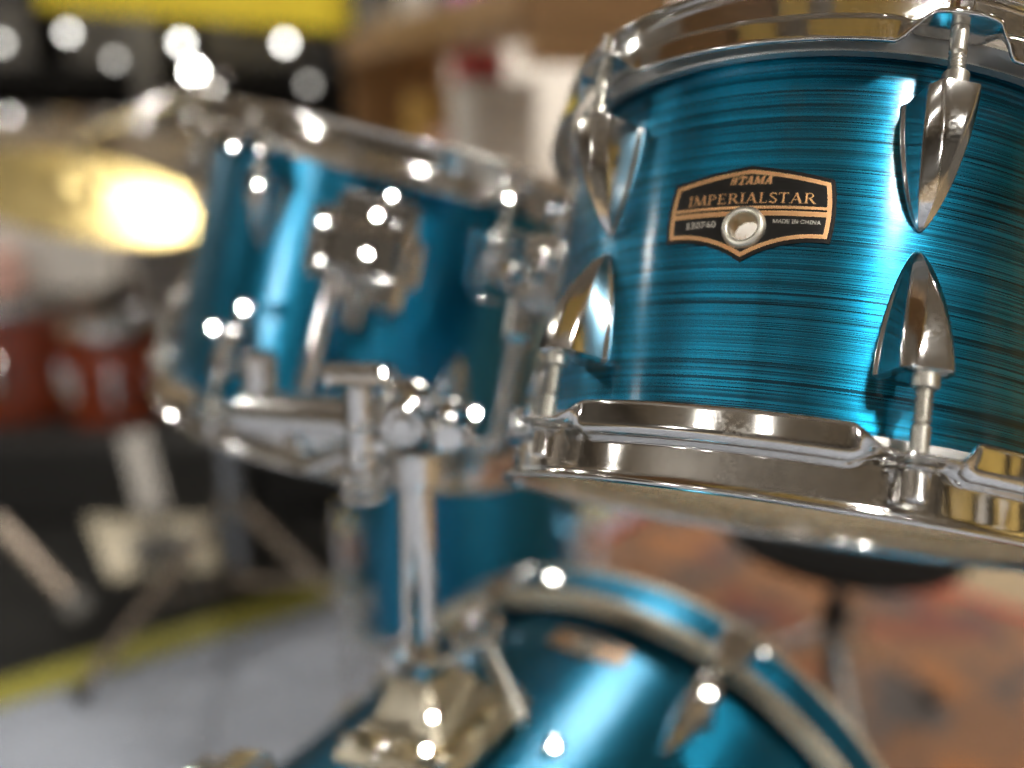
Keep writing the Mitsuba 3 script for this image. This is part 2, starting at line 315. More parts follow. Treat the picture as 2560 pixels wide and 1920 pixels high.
def shell_grid(R, zs, hole=None):
    az = np.radians(np.arange(-180, 180.01, 2.0)); z = np.linspace(-zs, zs, 25)
    if hole:
        a0, z0, h = hole; a0 = a0 / R
        az = np.unique(np.r_[az[(np.abs(az - a0) > h / R)], a0 - h / R, a0 + h / R]); z = np.unique(np.r_[z[np.abs(z - z0) > h], z0 - h, z0 + h])
    n, k = len(az), len(z); A, Z = np.meshgrid(az, z, indexing='ij'); pts = np.stack([A.ravel(), Z.ravel()], 1)
    i, j = np.meshgrid(np.arange(n - 1), np.arange(k - 1), indexing='ij'); i, j = i.ravel(), j.ravel()
    if hole:
        ca, cz = (az[i] + az[i + 1]) / 2, (z[j] + z[j + 1]) / 2
        keep = ~((np.abs(ca - a0) < h / R) & (np.abs(cz - z0) < h)); i, j = i[keep], j[keep]
    f = np.vstack([np.stack([i * k + j, (i + 1) * k + j, (i + 1) * k + j + 1], 1), np.stack([i * k + j, (i + 1) * k + j + 1, i * k + j + 1], 1)])
    if hole:
        t = np.linspace(0, 2 * np.pi, 65)[:-1]; c, s = np.cos(t), np.sin(t); q = np.maximum(np.abs(c), np.abs(s))
        o = np.stack([a0 + c / q * h / R, z0 + s / q * h], 1); inn = np.stack([a0 + c * 6.2 / R, z0 + s * 6.2], 1); b = len(pts); pts = np.vstack([pts, o, inn]); m_ = np.arange(64); m2 = (m_ + 1) % 64
        f = np.vstack([f, np.stack([b + m_, b + m2, b + 64 + m2], 1), np.stack([b + m_, b + 64 + m2, b + 64 + m_], 1)])
    v = np.stack([R * np.sin(pts[:, 0]), -R * np.cos(pts[:, 0]), pts[:, 1]], 1) * mm
    uv = np.stack([pts[:, 1] * mm, pts[:, 0] * R * mm], 1)
    return tm(v, f), uv
def add_hardware(k, R, ze, lugs, W, t, chrome='m_chrome'):
    sh = {}
    for sign in (1, -1):
        F = np.diag([1, 1, sign])
        up = 5.0 if sign > 0 else 0.0
        for a in lugs:
            lug = moved(lug_mesh(R=R), np.diag([1, 1, -1]), (0, 0, (ze - 31 + up) * mm))
            lug = moved(lug, np.array([[-1, 0, 0], [0, -1, 0], [0, 0, 1.]]), (0, -R * mm, 0))      # outward = -y
            G = rz(a) @ F
            lk = put('lug', fixed(moved(lug, G)), chrome, k, 22, W, t)
            for nm, m, mt in zip(('tension_rod', 'washer', 'washer', 'key_head', 'swivel_collar'), rodparts(ze, R + 18, up), ('m_steel', 'm_steel', chrome, chrome, 'm_steel')):
                m = fixed(moved(moved(m, None, (0, -(R + 17.6) * mm, 0)), G))
                if nm == 'tension_rod': rk = put(nm, m, mt, k, 30, W, t)
                elif nm == 'swivel_collar': put(nm, m, mt, lk, 30, W, t)
                else: put(nm, m, mt, rk, 30, W, t)
def drum(name, label, R, ze, lugs, W, t, wrap='m_wrap_far', hole=None, group=None, topmat='m_head', chrome='m_chrome'):
    k = thing(name, label, 'drum', group)
    zs = ze + 4.0
    m, uv = shell_grid(R, zs, hole)
    put('shell', m, wrap, k, True, W, t, uv=uv)
    inner, _ = shell_grid(R - 6, zs, (hole[0] * (R - 6) / R, hole[1], hole[2]) if hole else None); inner.invert()
    put('inner_ply', inner, 'm_wood_in', k, True, W, t)
    for s, nm in ((1, 'batter'), (-1, 'resonant')):
        hd = lathe(np.array([(0, s * (ze + 8)), (R - 3, s * (ze + 8)), (R + 1.5, s * (ze + 7)), (R + 2.2, s * (ze - 1))]) * mm, 120)
        if s > 0: hd = hd
        put(f'{nm}_head', hd, topmat if s > 0 else 'm_film_gloss', k, 40, W, t)
        ring = lathe(np.array([(R + 2.4, s * (ze - 7.5)), (R + 6.4, s * (ze - 7.5)), (R + 6.9, s * (ze - 6.8)), (R + 6.9, s * (ze + 1.4)), (R + 2.4, s * (ze + 1.8))]) * mm, 160, closed=True)
        put('head_collar', ring, 'm_alu', k, 40, W, t)
        put('hoop', hoop_mesh(R, ze, lugs, s), chrome, k, 50, W, t)
    add_hardware(k, R, ze, lugs, W, t, chrome)
    return k

# ------------------------------------------------------------------ near tom
W1 = np.array([[.86206, .47701, .1712], [-.50132, .75307, .42611], [.07433, -.45316, .88832]]); W1 = frame(W1[:, 2], -W1[:, 1]); t1 = np.array([.15093, .4545, .78131])
R1, Z1 = 127.0, 82.2
LUG1 = [30, 90, 150, 210, 270, 330]
tom = drum('tom_drum', 'blue hairline tom drum with chrome hoops and a black and copper badge, nearest', R1, Z1, LUG1, W1, t1, 'm_wrap', hole=(1.6, 2.5, 8.0), topmat='m_film', chrome='m_chrome_near')
# badge
HC = (1.6, 2.5)
def bend_to_shell(m, lift, R=R1, hc=HC):
    """flat lettering (mm, x right, y up, z out) onto the shell"""
    v = m.vertices; a = (v[:, 0] + hc[0]) / R; r = R + lift + v[:, 2]
    m = m.copy(); m.vertices = np.stack([r * np.sin(a), -r * np.cos(a), v[:, 1] + hc[1]], 1) * mm
    return m
def plate(poly, th, edge=2.0):
    ms = []
    for g in getattr(poly, 'geoms', [poly]):
        if g.area < 1e-4: continue
        m = trimesh.creation.extrude_polygon(g, th, engine='earcut')
        v, f = trimesh.remesh.subdivide_to_size(m.vertices, m.faces, edge, max_iter=12); ms.append(trimesh.Trimesh(v, f, process=True))
    return join(*ms)
def curve(a, b, bulge, n=14):
    a, b = np.array(a, float), np.array(b, float); d = b - a; nn = np.array([-d[1], d[0]]); s = np.linspace(0, 1, n)[:-1]
    return [tuple(a + d * u + nn * bulge * 4 * u * (1 - u)) for u in s]
BW, BT = 33.2, 32.0
outline = curve((-BT, 20.6), (0, 26.2), .012) + curve((0, 26.2), (BT, 20.6), .012) + curve((BT, 20.6), (BW - .4, -5.4), .05) + curve((BW - .4, -5.4), (0, -14.2), -.085) + curve((0, -14.2), (-BW + .4, -5.4), -.085) + curve((-BW + .4, -5.4), (-BT, 20.6), .05)
OUT = Polygon(outline)
ventc = Point(0, 0).buffer(6.2, 24)
bk = put('badge', bend_to_shell(plate(OUT.difference(ventc), .9), .05), 'm_black', tom, 25, W1, t1, label='black badge with copper border and lettering')
bord = OUT.buffer(-1.6).difference(OUT.buffer(-3.3)); inner = OUT.buffer(-3.2)
bars_ = unary_union([sbox(-40, 7.9, 40, 9.15), sbox(-40, 5.0, 40, 7.1)]).intersection(inner).difference(Point(0, 0).buffer(8.4))
put('border', bend_to_shell(plate(bord.union(bars_), .16), .93), 'm_copper', bk, False, W1, t1)
def serif_glyph(ch):
    """Roman capitals, cap height 1, as (polygon, width)"""
    st, th, sh = .155, .075, .045
    def V(x, y0=0, y1=1, w=st): return Polygon([(x - w / 2, y0), (x + w / 2, y0), (x + w * .42, (y0 + y1) / 2), (x + w / 2, y1), (x - w / 2, y1), (x - w * .42, (y0 + y1) / 2)])
    def Sf(x, y, w=.17): return sbox(x - w, y - (0 if y < .5 else sh), x + w, y + (sh if y < .5 else 0))
    def Ln(p, w): return LineString(p).buffer(w / 2, cap_style=2, join_style=2)
    def arc(cx, cy, rx_, ry_, a0, a1, n=24): t = np.radians(np.linspace(a0, a1, n)); return [(cx + rx_ * math.cos(x), cy + ry_ * math.sin(x)) for x in t]
    if ch == 'I': return unary_union([V(.17), Sf(.17, 0), Sf(.17, 1)]), .34
    if ch == 'M': return unary_union([Ln([(.14, 0), (.20, 1)], th), Ln([(.20, 1), (.53, .03)], st), Ln([(.53, .03), (.86, 1)], th), Ln([(.86, 1), (.93, 0)], st), Sf(.14, 0, .13), Sf(.93, 0, .16), Sf(.19, 1, .10), Sf(.88, 1, .10)]), 1.07
    if ch in 'PR':
        b = Ln([(.2, .965), (.36, .965)] + arc(.36, .74, .24, .225, 90, -90) + [(.2, .515)], th).union(Polygon(arc(.40, .74, .26, .225, 75, -75)).difference(Polygon(arc(.36, .74, .17, .20, 90, -90) )))
        g = [V(.17), Sf(.17, 0), Sf(.17, 1, .14), b]
        if ch == 'R': g.append(Ln([(.36, .52), (.74, .0)], st * .95)); g.append(sbox(.64, 0, .86, sh)); return unary_union(g), .84
        return unary_union(g), .72
    if ch == 'E': return unary_union([V(.17), Sf(.17, 0, .15), Sf(.17, 1, .15), sbox(.17, .93, .62, 1), sbox(.17, .48, .52, .55), sbox(.17, 0, .66, .07), sbox(.57, .82, .62, 1), sbox(.61, 0, .66, .2), sbox(.48, .42, .52, .61)]), .74
    if ch == 'L': return unary_union([V(.17), Sf(.17, 0, .15), Sf(.17, 1), sbox(.17, 0, .60, .07), sbox(.55, 0, .60, .22)]), .66
    if ch == 'A': return unary_union([Ln([(.12, 0), (.44, 1)], th), Ln([(.42, 1), (.76, 0)], st), sbox(.24, .30, .64, .37), Sf(.11, 0, .13), Sf(.76, 0, .16)]), .90
    if ch == 'T': return unary_union([V(.36), Sf(.36, 0), sbox(.02, .93, .70, 1), sbox(.02, .80, .065, 1), sbox(.655, .80, .70, 1)]), .74
    if ch == 'S': return unary_union([Ln(arc(.30, .745, .20, .22, 25, 200) + [(.18, .60), (.42, .42)] + arc(.31, .25, .21, .22, 20, -160), .115), sbox(.47, .74, .515, .97), sbox(.055, .03, .10, .27)]), .60
def serif_text(s, h, width):
    x, out = 0, []
    for ch in s:
        g, w = serif_glyph(ch); out.append(affinity.translate(g, x, 0)); x += w + .055
    g = unary_union(out); kx = width / (x - .055)
    return affinity.affine_transform(g, [kx, 0, 0, h, -width / 2, 0])
def sans(text, h, width, bold=False, shear=0.0, th=.16):
    m = meshkit.text_mesh(text, h, th, bold); v = m.vertices
    v[:, 0] -= v[:, 0].min(); v[:, 0] *= width / v[:, 0].max(); v[:, 0] += shear * v[:, 1]
    m.vertices = v; return m
put('model_lettering', bend_to_shell(moved(plate(serif_text('IMPERIALSTAR', 4.35, 51.0), .16), None, (.6, 10.3, 0)), .93), 'm_copper', bk, False, W1, t1)
def slab_italic():
    """the maker's heavy slanted capitals with the blocky star sign before them"""
    g = []; b = .24
    def Ln(p, w=b): return LineString(p).buffer(w / 2, cap_style=2, join_style=2)
    Tt = unary_union([sbox(0, .78, 1.0, 1), sbox(.37, 0, .66, 1), sbox(.2, 0, .84, .16), sbox(0, .62, .14, 1), sbox(.86, .62, 1, 1)])
    Aa = unary_union([Ln([(.14, 0), (.42, 1)], .2), Ln([(.46, 1), (.80, 0)], .3), sbox(.25, .24, .7, .42), sbox(0, 0, .32, .13), sbox(.58, 0, 1.0, .13), sbox(.3, .86, .6, 1)])
    Mm = unary_union([sbox(.1, 0, .32, 1), sbox(.98, 0, 1.26, 1), Ln([(.24, 1), (.66, .1)], .28), Ln([(.66, .1), (1.08, 1)], .2), sbox(0, 0, .44, .13), sbox(.86, 0, 1.38, .13)])
    x = 0
    for s, w in ((Tt, 1.02), (Aa, .98), (Mm, 1.40), (Aa, 1.0)): g.append(affinity.translate(s, x, 0)); x += w + .04
    word = unary_union(g)
    star = unary_union([sbox(-.92, .0, -.72, 1.0), sbox(-.62, .56, -.14, .76), sbox(-.5, .08, -.3, 1.0), sbox(-.92, .40, -.2, .54), Polygon([(-.62, 0), (-.5, 0), (-.3, .4), (-.42, .46)]), Polygon([(-.1, .02), (-.22, 0), (-.38, .42), (-.3, .5)])])
    return affinity.affine_transform(word.union(star), [3.05, .9, 0, 3.55, 0, 0])
put('maker_lettering', bend_to_shell(moved(plate(slab_italic(), .16), None, (-5.0, 18.3, 0)), .93), 'm_copper', bk, False, W1, t1)
reg = Point(0, 0).buffer(.68).difference(Point(0, 0).buffer(.54)).union(LineString([(-.16, -.3), (-.16, .3), (.1, .3), (.16, .15), (-.1, .02), (.2, -.3)]).buffer(.07))
put('registered_mark', bend_to_shell(moved(plate(reg, .1), None, (10.9, 22.0, 0)), .93), 'm_silverprint', bk, False, W1, t1)
put('serial_number', bend_to_shell(moved(sans('130740', 2.5, 12.8, True), None, (-24.5, .6, 0)), .93), 'm_silverprint', bk, False, W1, t1)
put('origin_lettering', bend_to_shell(moved(sans('MADE IN CHINA', 1.65, 17.6), None, (11.0, 1.9, 0)), .93), 'm_silverprint', bk, False, W1, t1)
# vent grommet: ring and sleeve
gp = [(5.6, -8), (5.6, .8), (5.75, 2.0), (6.2, 2.7), (6.9, 2.95), (7.7, 2.7), (8.4, 2.0), (8.75, 1.1), (8.8, .2), (6.2, .2), (6.2, -8)]
gm = lathe(np.array(gp) * mm, 64, closed=True)
a0 = math.degrees(HC[0] / R1)
G = rz(a0) @ rx(90)
put('vent_grommet', fixed(moved(gm, G, np.array([(R1 + .7) * math.sin(math.radians(a0)), -(R1 + .7) * math.cos(math.radians(a0)), HC[1]]) * mm)), 'm_grommet', tom, 40, W1, t1, label='silver vent grommet through the badge')

def on_drum(W, t, a, r, z):
    a = math.radians(a); return W @ (np.array([r * math.sin(a), -r * math.cos(a), z]) * mm) + t
def clamp_bracket(k, R, W, t, a, z, s=1.0):
    """mounting bracket on a shell: base plate, clamp body, wing bolt"""
    B = rz(a)
    def at(m): return moved(m, B, (R * mm * math.sin(math.radians(a)), -R * mm * math.cos(math.radians(a)), z * mm))
    base = at(moved(bbox(.056 * s, .012, .078 * s, .005), None, (0, -.004, 0)))
    b = put('mount_bracket', fixed(base), 'm_chrome', k, 30, W, t)
    body = join(moved(bbox(.034 * s, .034 * s, .044 * s, .006), None, (0, -.025 * s, 0)), moved(bbox(.046 * s, .012, .030, .003), None, (0, -.046 * s, .002)))
    put('clamp_body', at(body), 'm_chrome', b, 30, W, t)
    for q in (-1, 1):
        put('bolt', at(moved(lathe(np.array([(0, 0), (4, 0), (4.4, .6), (4.4, 3.5), (3.4, 4.6), (0, 5)]) * mm, 20), rx(90), (0, -.010, q * .031 * s))), 'm_chrome', b, 30, W, t)
    wing = join(moved(lathe(np.array([(0, 0), (6, 0), (6.5, 1), (6, 12), (4, 14), (0, 14.4)]) * mm, 24), ry(90), (.016 * s, -.03 * s, 0)), moved(bbox(.010, .010, .034, .004), None, (.032 * s, -.03 * s, 0)))
    put('wing_bolt', at(wing), 'm_chrome', b, 30, W, t)
    return b
b1 = clamp_bracket(tom, R1, W1, t1, 268, 26, 1.1)
hb = put('hinge_block', moved(bbox(.030, .016, .030, .003), W1 @ rz(300), on_drum(W1, t1, 268, R1 + 45, -2)), 'm_chrome_soft', b1, 30)

# ------------------------------------------------------------------ far tom on the left
t2 = np.array([-.115, .764, .744]); W2 = frame((.252, .111, 1.0), (.11, -.70, 0))
R2, Z2 = 152.0, 98.7
LUG2 = [-37, 23, 83, 143, 203, 263]
tom2 = drum('tom_drum', 'blue tom drum leaning to the right, out of focus at the left', R2, Z2, LUG2, W2, t2)
b2 = clamp_bracket(tom2, R2, W2, t2, -7, 40, 1.0)
put('side_plate', moved(bbox(.022, .014, .050, .005), W2 @ rz(-19), on_drum(W2, t2, -19, R2 + 5, 40)), 'm_chrome', b2, 30)
LAMP_BACK = np.array([.85, 2.80, CEIL])
LAMP_KEY, LAMP_FAR, LAMP_LOW = LAMP0, np.array([-4.30, -3.45, CEIL]), np.array([-4.15, -2.30, 1.45])
def bolt(parent, P, lamp, r, stem=.018, name='bolt'):
    """a flat-headed chrome bolt or wing tab tilted the way it stands on the hardware"""
    P = np.asarray(P, float); a = EYE - P; b = lamp - P; n_ = a / np.linalg.norm(a) + b / np.linalg.norm(b)
    R_ = max(r * 1e3, 2.6); r_ = R_; rf = r * 1e3 * .42      # domed head with a small flat on top
    m = lathe(np.array([(0, -stem * 1e3), (r_ * .55, -stem * 1e3), (r_ * .55, -2.4), (r_ * .93, -3.0), (r_, -2.4), (r_, -1.6), (max(r_ * .82, rf + .2), -.7), (rf + .08, -.05), (rf, 0), (0, 0)]) * mm, 24)
    put(name, m, 'm_chrome', parent, 20, frame(n_, (.1, .3, 1)), P)

for (a, z), dr_, lamp, r in (((-6.5, 66), 34, LAMP_KEY, .0044), ((-4.6, 80.4), 22, LAMP_KEY, .0034), ((-2.5, 63.6), 36, LAMP_FAR, .0016), ((-6.2, 42.4), 52, LAMP_KEY, .0055), ((-9.1, 33.9), 50, LAMP_KEY, .0058), ((-3.5, 41.4), 50, LAMP_FAR, .0016),
                             ((-19, 52.7), 14, LAMP_FAR, .0038), ((-17.7, 27.3), 14, LAMP_LOW, .0018)):
    bolt(b2, on_drum(W2, t2, a, R2 + dr_, z), lamp, r)
put('clamp_lever', tube([on_drum(W2, t2, -6.3, R2 + 46, 22), on_drum(W2, t2, -6.4, R2 + 46.5, 20), on_drum(W2, t2, -6.6, R2 + 48, -6), on_drum(W2, t2, -6.7, R2 + 48, -8)], [.004, .0065, .0065, .004], 24), 'm_chrome', b2, 40)
for (a, z), dr_, lamp, r in (((-44.4, 86.4), 24, LAMP_FAR, .0036), ((-36.3, 88.2), 24, LAMP_LOW, .0015), ((-34.8, 65.7), 24, LAMP_FAR, .0036), ((-39.3, -37.2), 25, LAMP_FAR, .0062), ((-32.2, -17.2), 24, LAMP_FAR, .0065), ((-30.6, -56.4), 24, LAMP_FAR, .0010),
                             ((-50.3, -112), 20, LAMP_LOW, .0026), ((-28.0, -80), 18, LAMP_KEY, .0022), ((-21.7, -74.8), 18, LAMP_KEY, .0034), ((-11.5, -65.8), 18, LAMP_KEY, .0026), ((-10.2, -75.6), 17, LAMP_KEY, .0015)):
    bolt(tom2, on_drum(W2, t2, a, R2 + dr_, z), lamp, r, .014, 'cap_screw')

# ------------------------------------------------------------------ bass drum
F3 = np.array([-.530, -.848, 0]); F3 /= np.linalg.norm(F3)
t3 = np.array([.0755, .604, .289]); W3 = frame(F3, (0, 0, 1)); R3 = 229.0     # local z = axis to the front, azimuth 0 = up
bass = thing('bass_drum', 'blue bass drum lying on its side with pale metal edged hoops, under the toms', 'drum')
def bgrid(R, z0, z1):
    m, uv = shell_grid(R, (z1 - z0) / 2); m.apply_translation([0, 0, (z0 + z1) / 2 * mm]); return m, uv
m, uv = bgrid(R3, -15, 375); put('shell', m, 'm_wrap_far', bass, True, W3, t3, uv=uv)
for z0, z1, hz in ((-38, 4, -22), (356, 398, 382)):
    out = lathe(np.array([(R3 + 8, z0 + 1), (R3 + 19, z0 + 1), (R3 + 20, z0 + 2), (R3 + 20, z1 - 2), (R3 + 19, z1 - 1), (R3 + 8, z1 - 1)]) * mm, 200, closed=True)
    hk = put('hoop', out, 'm_wrap_far', bass, 30, W3, t3)
    z = z1 if z0 < 0 else z0
    for ze_ in (z0, z1):
        s = 1 if ze_ == z1 else -1
        put('edge', lathe(np.array([(R3 + 6.5, ze_ - s * 4), (R3 + 6.5, ze_ + s * 2), (R3 + 8, ze_ + s * 3), (R3 + 19, ze_ + s * 3), (R3 + 20.6, ze_ + s * 2), (R3 + 20.6, ze_ - s * 4)]) * mm, 200, closed=True), 'm_hoopedge', hk, 30, W3, t3)
    put('head', lathe(np.array([(0, hz), (R3 + 2, hz), (R3 + 4, hz - np.sign(hz - 100) * 8)]) * mm, 120), 'm_head' if hz < 0 else 'm_black', bass, 40, W3, t3)
def claw_and_rod(a):
    B = rz(-a)
    claw = hull(moved(bbox(.026, .008, .030, .003), None, (0, -(R3 + 23) * mm, -.016)), moved(bbox(.016, .010, .014, .003), None, (0, -(R3 + 20) * mm, .012)))
    ck = put('claw_hook', fixed(moved(claw, B)), 'm_chrome', bass, 25, W3, t3)
    rod = tube([(0, -(R3 + 17) * mm, -.004), (0, -(R3 + 17) * mm, .050)], .0031, 14)
    put('tension_rod', moved(rod, B), 'm_steel', bass, 30, W3, t3)
    key = join(moved(bbox(.007, .007, .014, .001), None, (0, -(R3 + 17) * mm, -.040)), tube([(0, -(R3 + 17) * mm, -.036), (0, -(R3 + 17) * mm, -.028)], .0065, 18))
    put('key_head', moved(key, B), 'm_chrome_soft', ck, 30, W3, t3)
    lug = moved(lug_mesh(L=62, D=24, R=R3), np.array([[-1, 0, 0], [0, -1, 0], [0, 0, 1.]]), (0, -R3 * mm, .036))
    put('lug', fixed(moved(lug, B)), 'm_chrome', bass, 22, W3, t3)
for a in (21.5, 66.5, -23.5, -68.5): claw_and_rod(a)
for (a, z), r, lamp in (((12.7, -8.2), .0085, LAMP_BACK), ((-25.7, -22.3), .0024, LAMP_BACK), ((-22.2, 53.7), .0080, LAMP_BACK), ((5.1, 124.1), .0018, LAMP_BACK)):
    bolt(bass, on_drum(W3, t3, a, R3 + 25, z), lamp, r, .030, 'cap_screw')
# badge of the bass drum
def on_bass(m, az, z, lift=0.0):
    """flat mesh (mm; x along the rim, y towards the rear hoop, z out) onto the shell"""
    v = m.vertices; a = np.radians(-az) + v[:, 0] * -1 / R3 * -1; r = R3 + lift + v[:, 2]
    m = m.copy(); m.vertices = np.stack([r * np.sin(a), -r * np.cos(a), z - v[:, 1]], 1) * mm; return fixed(m)
b3 = put('badge', on_bass(moved(plate(affinity.scale(OUT, .88, .88, origin=(0, 0)), .9, 4), None, (0, 0, 0)), 0, 43), 'm_black', bass, 30, W3, t3, label='small black and copper badge near the rear hoop')
put('border', on_bass(plate(affinity.scale(bord.union(bars_), .88, .88, origin=(0, 0)), .2, 4), 0, 43, .9), 'm_copper', b3, False, W3, t3)
put('vent_grommet', fixed(moved(gm, rx(90), (0, -(R3 + .9) * mm, .043))), 'm_grommet', bass, 40, W3, t3)
# mount plate with the receiver of the tom post
PX, PY = -.0555, .48
a_, z_ = -9.0, 174.0
B = rz(-a_)
def atb(m): return moved(m, B, (R3 * mm * math.sin(math.radians(-a_)), -R3 * mm * math.cos(math.radians(-a_)), z_ * mm))
mb = put('mount_bracket', fixed(atb(moved(bbox(.088, .016, .100, .006), None, (0, -.006, 0)))), 'm_champagne', bass, 30, W3, t3)
put('clamp_body', fixed(atb(hull(moved(bbox(.056, .010, .062, .004), None, (0, -.018, 0)), moved(bbox(.036, .010, .040, .004), None, (0, -.040, 0))))), 'm_champagne', mb, 30, W3, t3)
for sx in (-1, 1):
    for sz in (-1, 1):
        put('bolt', fixed(atb(moved(lathe(np.array([(0, 0), (5, 0), (5.4, .6), (5.4, 4), (4.2, 5.4), (0, 6)]) * mm, 20), rx(90), (sx * .035, -.013, sz * .040)))), 'm_chrome', mb, 30, W3, t3)
# cymbal arm bracket near the front of the shell
a_, z_ = -17.0, 292.0
B = rz(-a_)
cb = put('arm_bracket', fixed(atb(moved(bbox(.060, .014, .070, .005), None, (0, -.006, 0)))), 'm_chrome', bass, 30, W3, t3)
put('clamp_body', fixed(atb(hull(moved(bbox(.040, .010, .046, .004), None, (0, -.016, 0)), moved(bbox(.030, .010, .034, .004), None, (0, -.046, 0))))), 'm_chrome', cb, 30, W3, t3)
put('wing_bolt', fixed(atb(join(moved(cyl((.012, 0, 0), (.040, 0, 0), .0085, .002), None, (0, -.036, 0)), moved(bbox(.010, .012, .040, .004), None, (.044, -.036, 0)), moved(cyl((-.012, 0, 0), (-.034, 0, 0), .0085, .002), None, (0, -.036, 0))))), 'm_chrome', cb, 30, W3, t3)
# spur bracket on the left flank
sp = on_drum(W3, t3, 62, R3 + 4, 214)
spk = put('spur_bracket', moved(bbox(.05, .05, .07, .008), W3 @ rz(62), on_drum(W3, t3, 62, R3 + 12, 214)), 'm_chrome', bass, 30)
put('spur_leg', tube([on_drum(W3, t3, 60, R3 + 30, 190), on_drum(W3, t3, 66, R3 + 44, 240), (on_drum(W3, t3, 75, R3 + 190, 330) * [1, 1, 0] + [0, 0, .02])], .0062, 16), 'm_chrome', spk, 30)

# ------------------------------------------------------------------ chrome tom holder on the bass drum
th = thing('tom_holder', 'chrome tom holder post with clamps and arms, rising from the bass drum', 'tom holder')
put('post', cyl((PX, PY, .525), (PX, PY, .706), .0104), 'm_chrome', th)
put('collar', cyl((PX, PY, .684), (PX, PY, .706), .0160, .002), 'm_chrome', th)
lock = lathe(np.array([(.0106, -.006), (.020, -.006), (.0215, -.0045), (.0215, .0045), (.020, .006), (.0106, .006)]), 48, closed=True)
lk = put('memory_lock', moved(lock, None, (PX, PY, .572)), 'm_chrome', th)
put('lock_screw', join(cyl((PX + .018, PY + .004, .572), (PX + .044, PY + .012, .578), .0048), moved(bbox(.006, .016, .020, .003), rz(15), (PX + .046, PY + .0125, .578))), 'm_chrome', lk)
put('receiver', cyl((PX, PY, .530), (PX, PY, .556), .0175, .003), 'm_chrome', th)
put('clamp_rod', cyl((PX + .036, PY + .035, .560), (PX + .062, PY - .036, .549), .0048), 'm_steel', th)
# ball clamps over the post, a tall wing bolt beside them
def rings(c, r, n, dz): return [moved(lathe(np.array([(r * .55, -.0016), (r, -.0016), (r * 1.05, -.0006), (r * 1.05, .0006), (r, .0016), (r * .55, .0016)]), 40, closed=True), None, np.array(c) + [0, 0, (q - (n - 1) / 2) * dz]) for q in range(n)]
ball = trimesh.creation.icosphere(4, .0195)
bc = put('ball_clamp', moved(ball, None, (PX - .003, PY + .002, .726)), 'm_chrome', th, 40)
put('cap', join(cyl((PX - .003, PY - .016, .726), (PX - .003, PY - .027, .726), .0125, .002), cyl((PX - .003, PY - .026, .726), (PX - .003, PY - .031, .726), .007, .001)), 'm_chrome', bc)
for q in (-1, 1): put('clamp_screw', join(cyl((PX - .003 + q * .013, PY - .014, .726 + q * .012), (PX - .003 + q * .013, PY - .024, .726 + q * .012), .0042, .001)), 'm_chrome', bc)
bc2 = put('ball_clamp', moved(trimesh.creation.icosphere(4, .016), None, (PX + .018, PY + .010, .716)), 'm_chrome', th, 40)
put('cap', cyl((PX + .020, PY - .004, .716), (PX + .021, PY - .016, .716), .0095, .002), 'm_chrome', bc2)
wx = PX - .027
wb = put('wing_bolt', cyl((wx, PY - .016, .700), (wx, PY - .016, .748), .0084, .0012), 'm_chrome', th)
put('foot', join(*rings((wx, PY - .016, .690), .0125, 3, .0072)), 'm_chrome', wb)
for z in (.707, .724): put('ring', join(*rings((wx, PY - .016, z), .0095, 1, 0)), 'm_chrome', wb)
def disc_(x, z, r=.0090): return moved(lathe(np.array([(0, -.005), (r * .8, -.005), (r, -.002), (r, .002), (r * .8, .005), (0, .005)]), 28), None, (x, PY - .016, z))
put('wing', hull(disc_(wx - .012, .752), disc_(wx + .012, .752)), 'm_chrome', wb)
e0 = on_drum(W1, t1, 268, R1 + 46, 24); e1 = on_drum(W1, t1, 268, R1 + 46, -79)
put('right_rod', tube(bend([e0, e1, e1 + np.array([-.016, .004, -.004]), (PX + .018, PY + .008, .712)], .011), .0055, 18), 'm_chrome', th)
A0, A1 = np.array([PX - .022, PY + .016, .716]), np.array([-.172, .555, .704])
put('left_arm', cyl(A0, A1, .0135, .002), 'm_chrome', th)
put('knob', cyl(A1 + [.010, -.004, -.012], A1 + [.012, -.004, .040], .0105, .003), 'm_chrome', th)
l0 = on_drum(W2, t2, -12, R2 + 34, 40); l1 = on_drum(W2, t2, -14, R2 + 34, -92)
put('left_rod', tube(bend([l0, l1, l1 + np.array([.02, -.03, -.01]), (PX - .006, PY + .006, .716)], .014), .0060, 18), 'm_chrome', th)

for P, lamp, r in (((.000, .490, .803), LAMP_KEY, .0060), ((.010, .500, .803), LAMP_KEY, .0025), ((.023, .520, .805), LAMP_KEY, .0055), ((.015, .510, .798), LAMP_KEY, .0045), ((-.017, .490, .789), LAMP_FAR, .0012),
                   ((-.002, .560, .838), LAMP_KEY, .0028), ((-.004, .560, .849), LAMP_FAR, .0014), ((.011, .550, .847), LAMP_KEY, .0036), ((.027, .530, .837), LAMP_KEY, .0055)):
    bolt(b1, P, lamp, r, .026)
bolt(th, (-.021, .490, .722), LAMP_KEY, .0052, .012, 'rod_screw')
bolt(bc, (-.055, .452, .7375), LAMP_KEY, .0014, .010, 'clamp_screw')
for (a, z), dr_, lamp, r, nm in (((8.2, 183.4), 34, LAMP_KEY, .0030, 'bolt'), ((3.8, 200.4), 36, LAMP_KEY, .0046, 'bolt'), ((1.0, 223.7), 34, LAMP_KEY, .0052, 'bolt'), ((6.0, 232), 34, LAMP_FAR, .0012, 'bolt'), ((5.8, 243), 34, LAMP_FAR, .0009, 'bolt'), ((-10.7, 174.3), 30, LAMP_KEY, .0060, 'bolt'), ((12.9, 216.5), 30, LAMP_FAR, .0010, 'bolt')):
    bolt(mb, on_drum(W3, t3, a, R3 + dr_, z), lamp, r, .030)

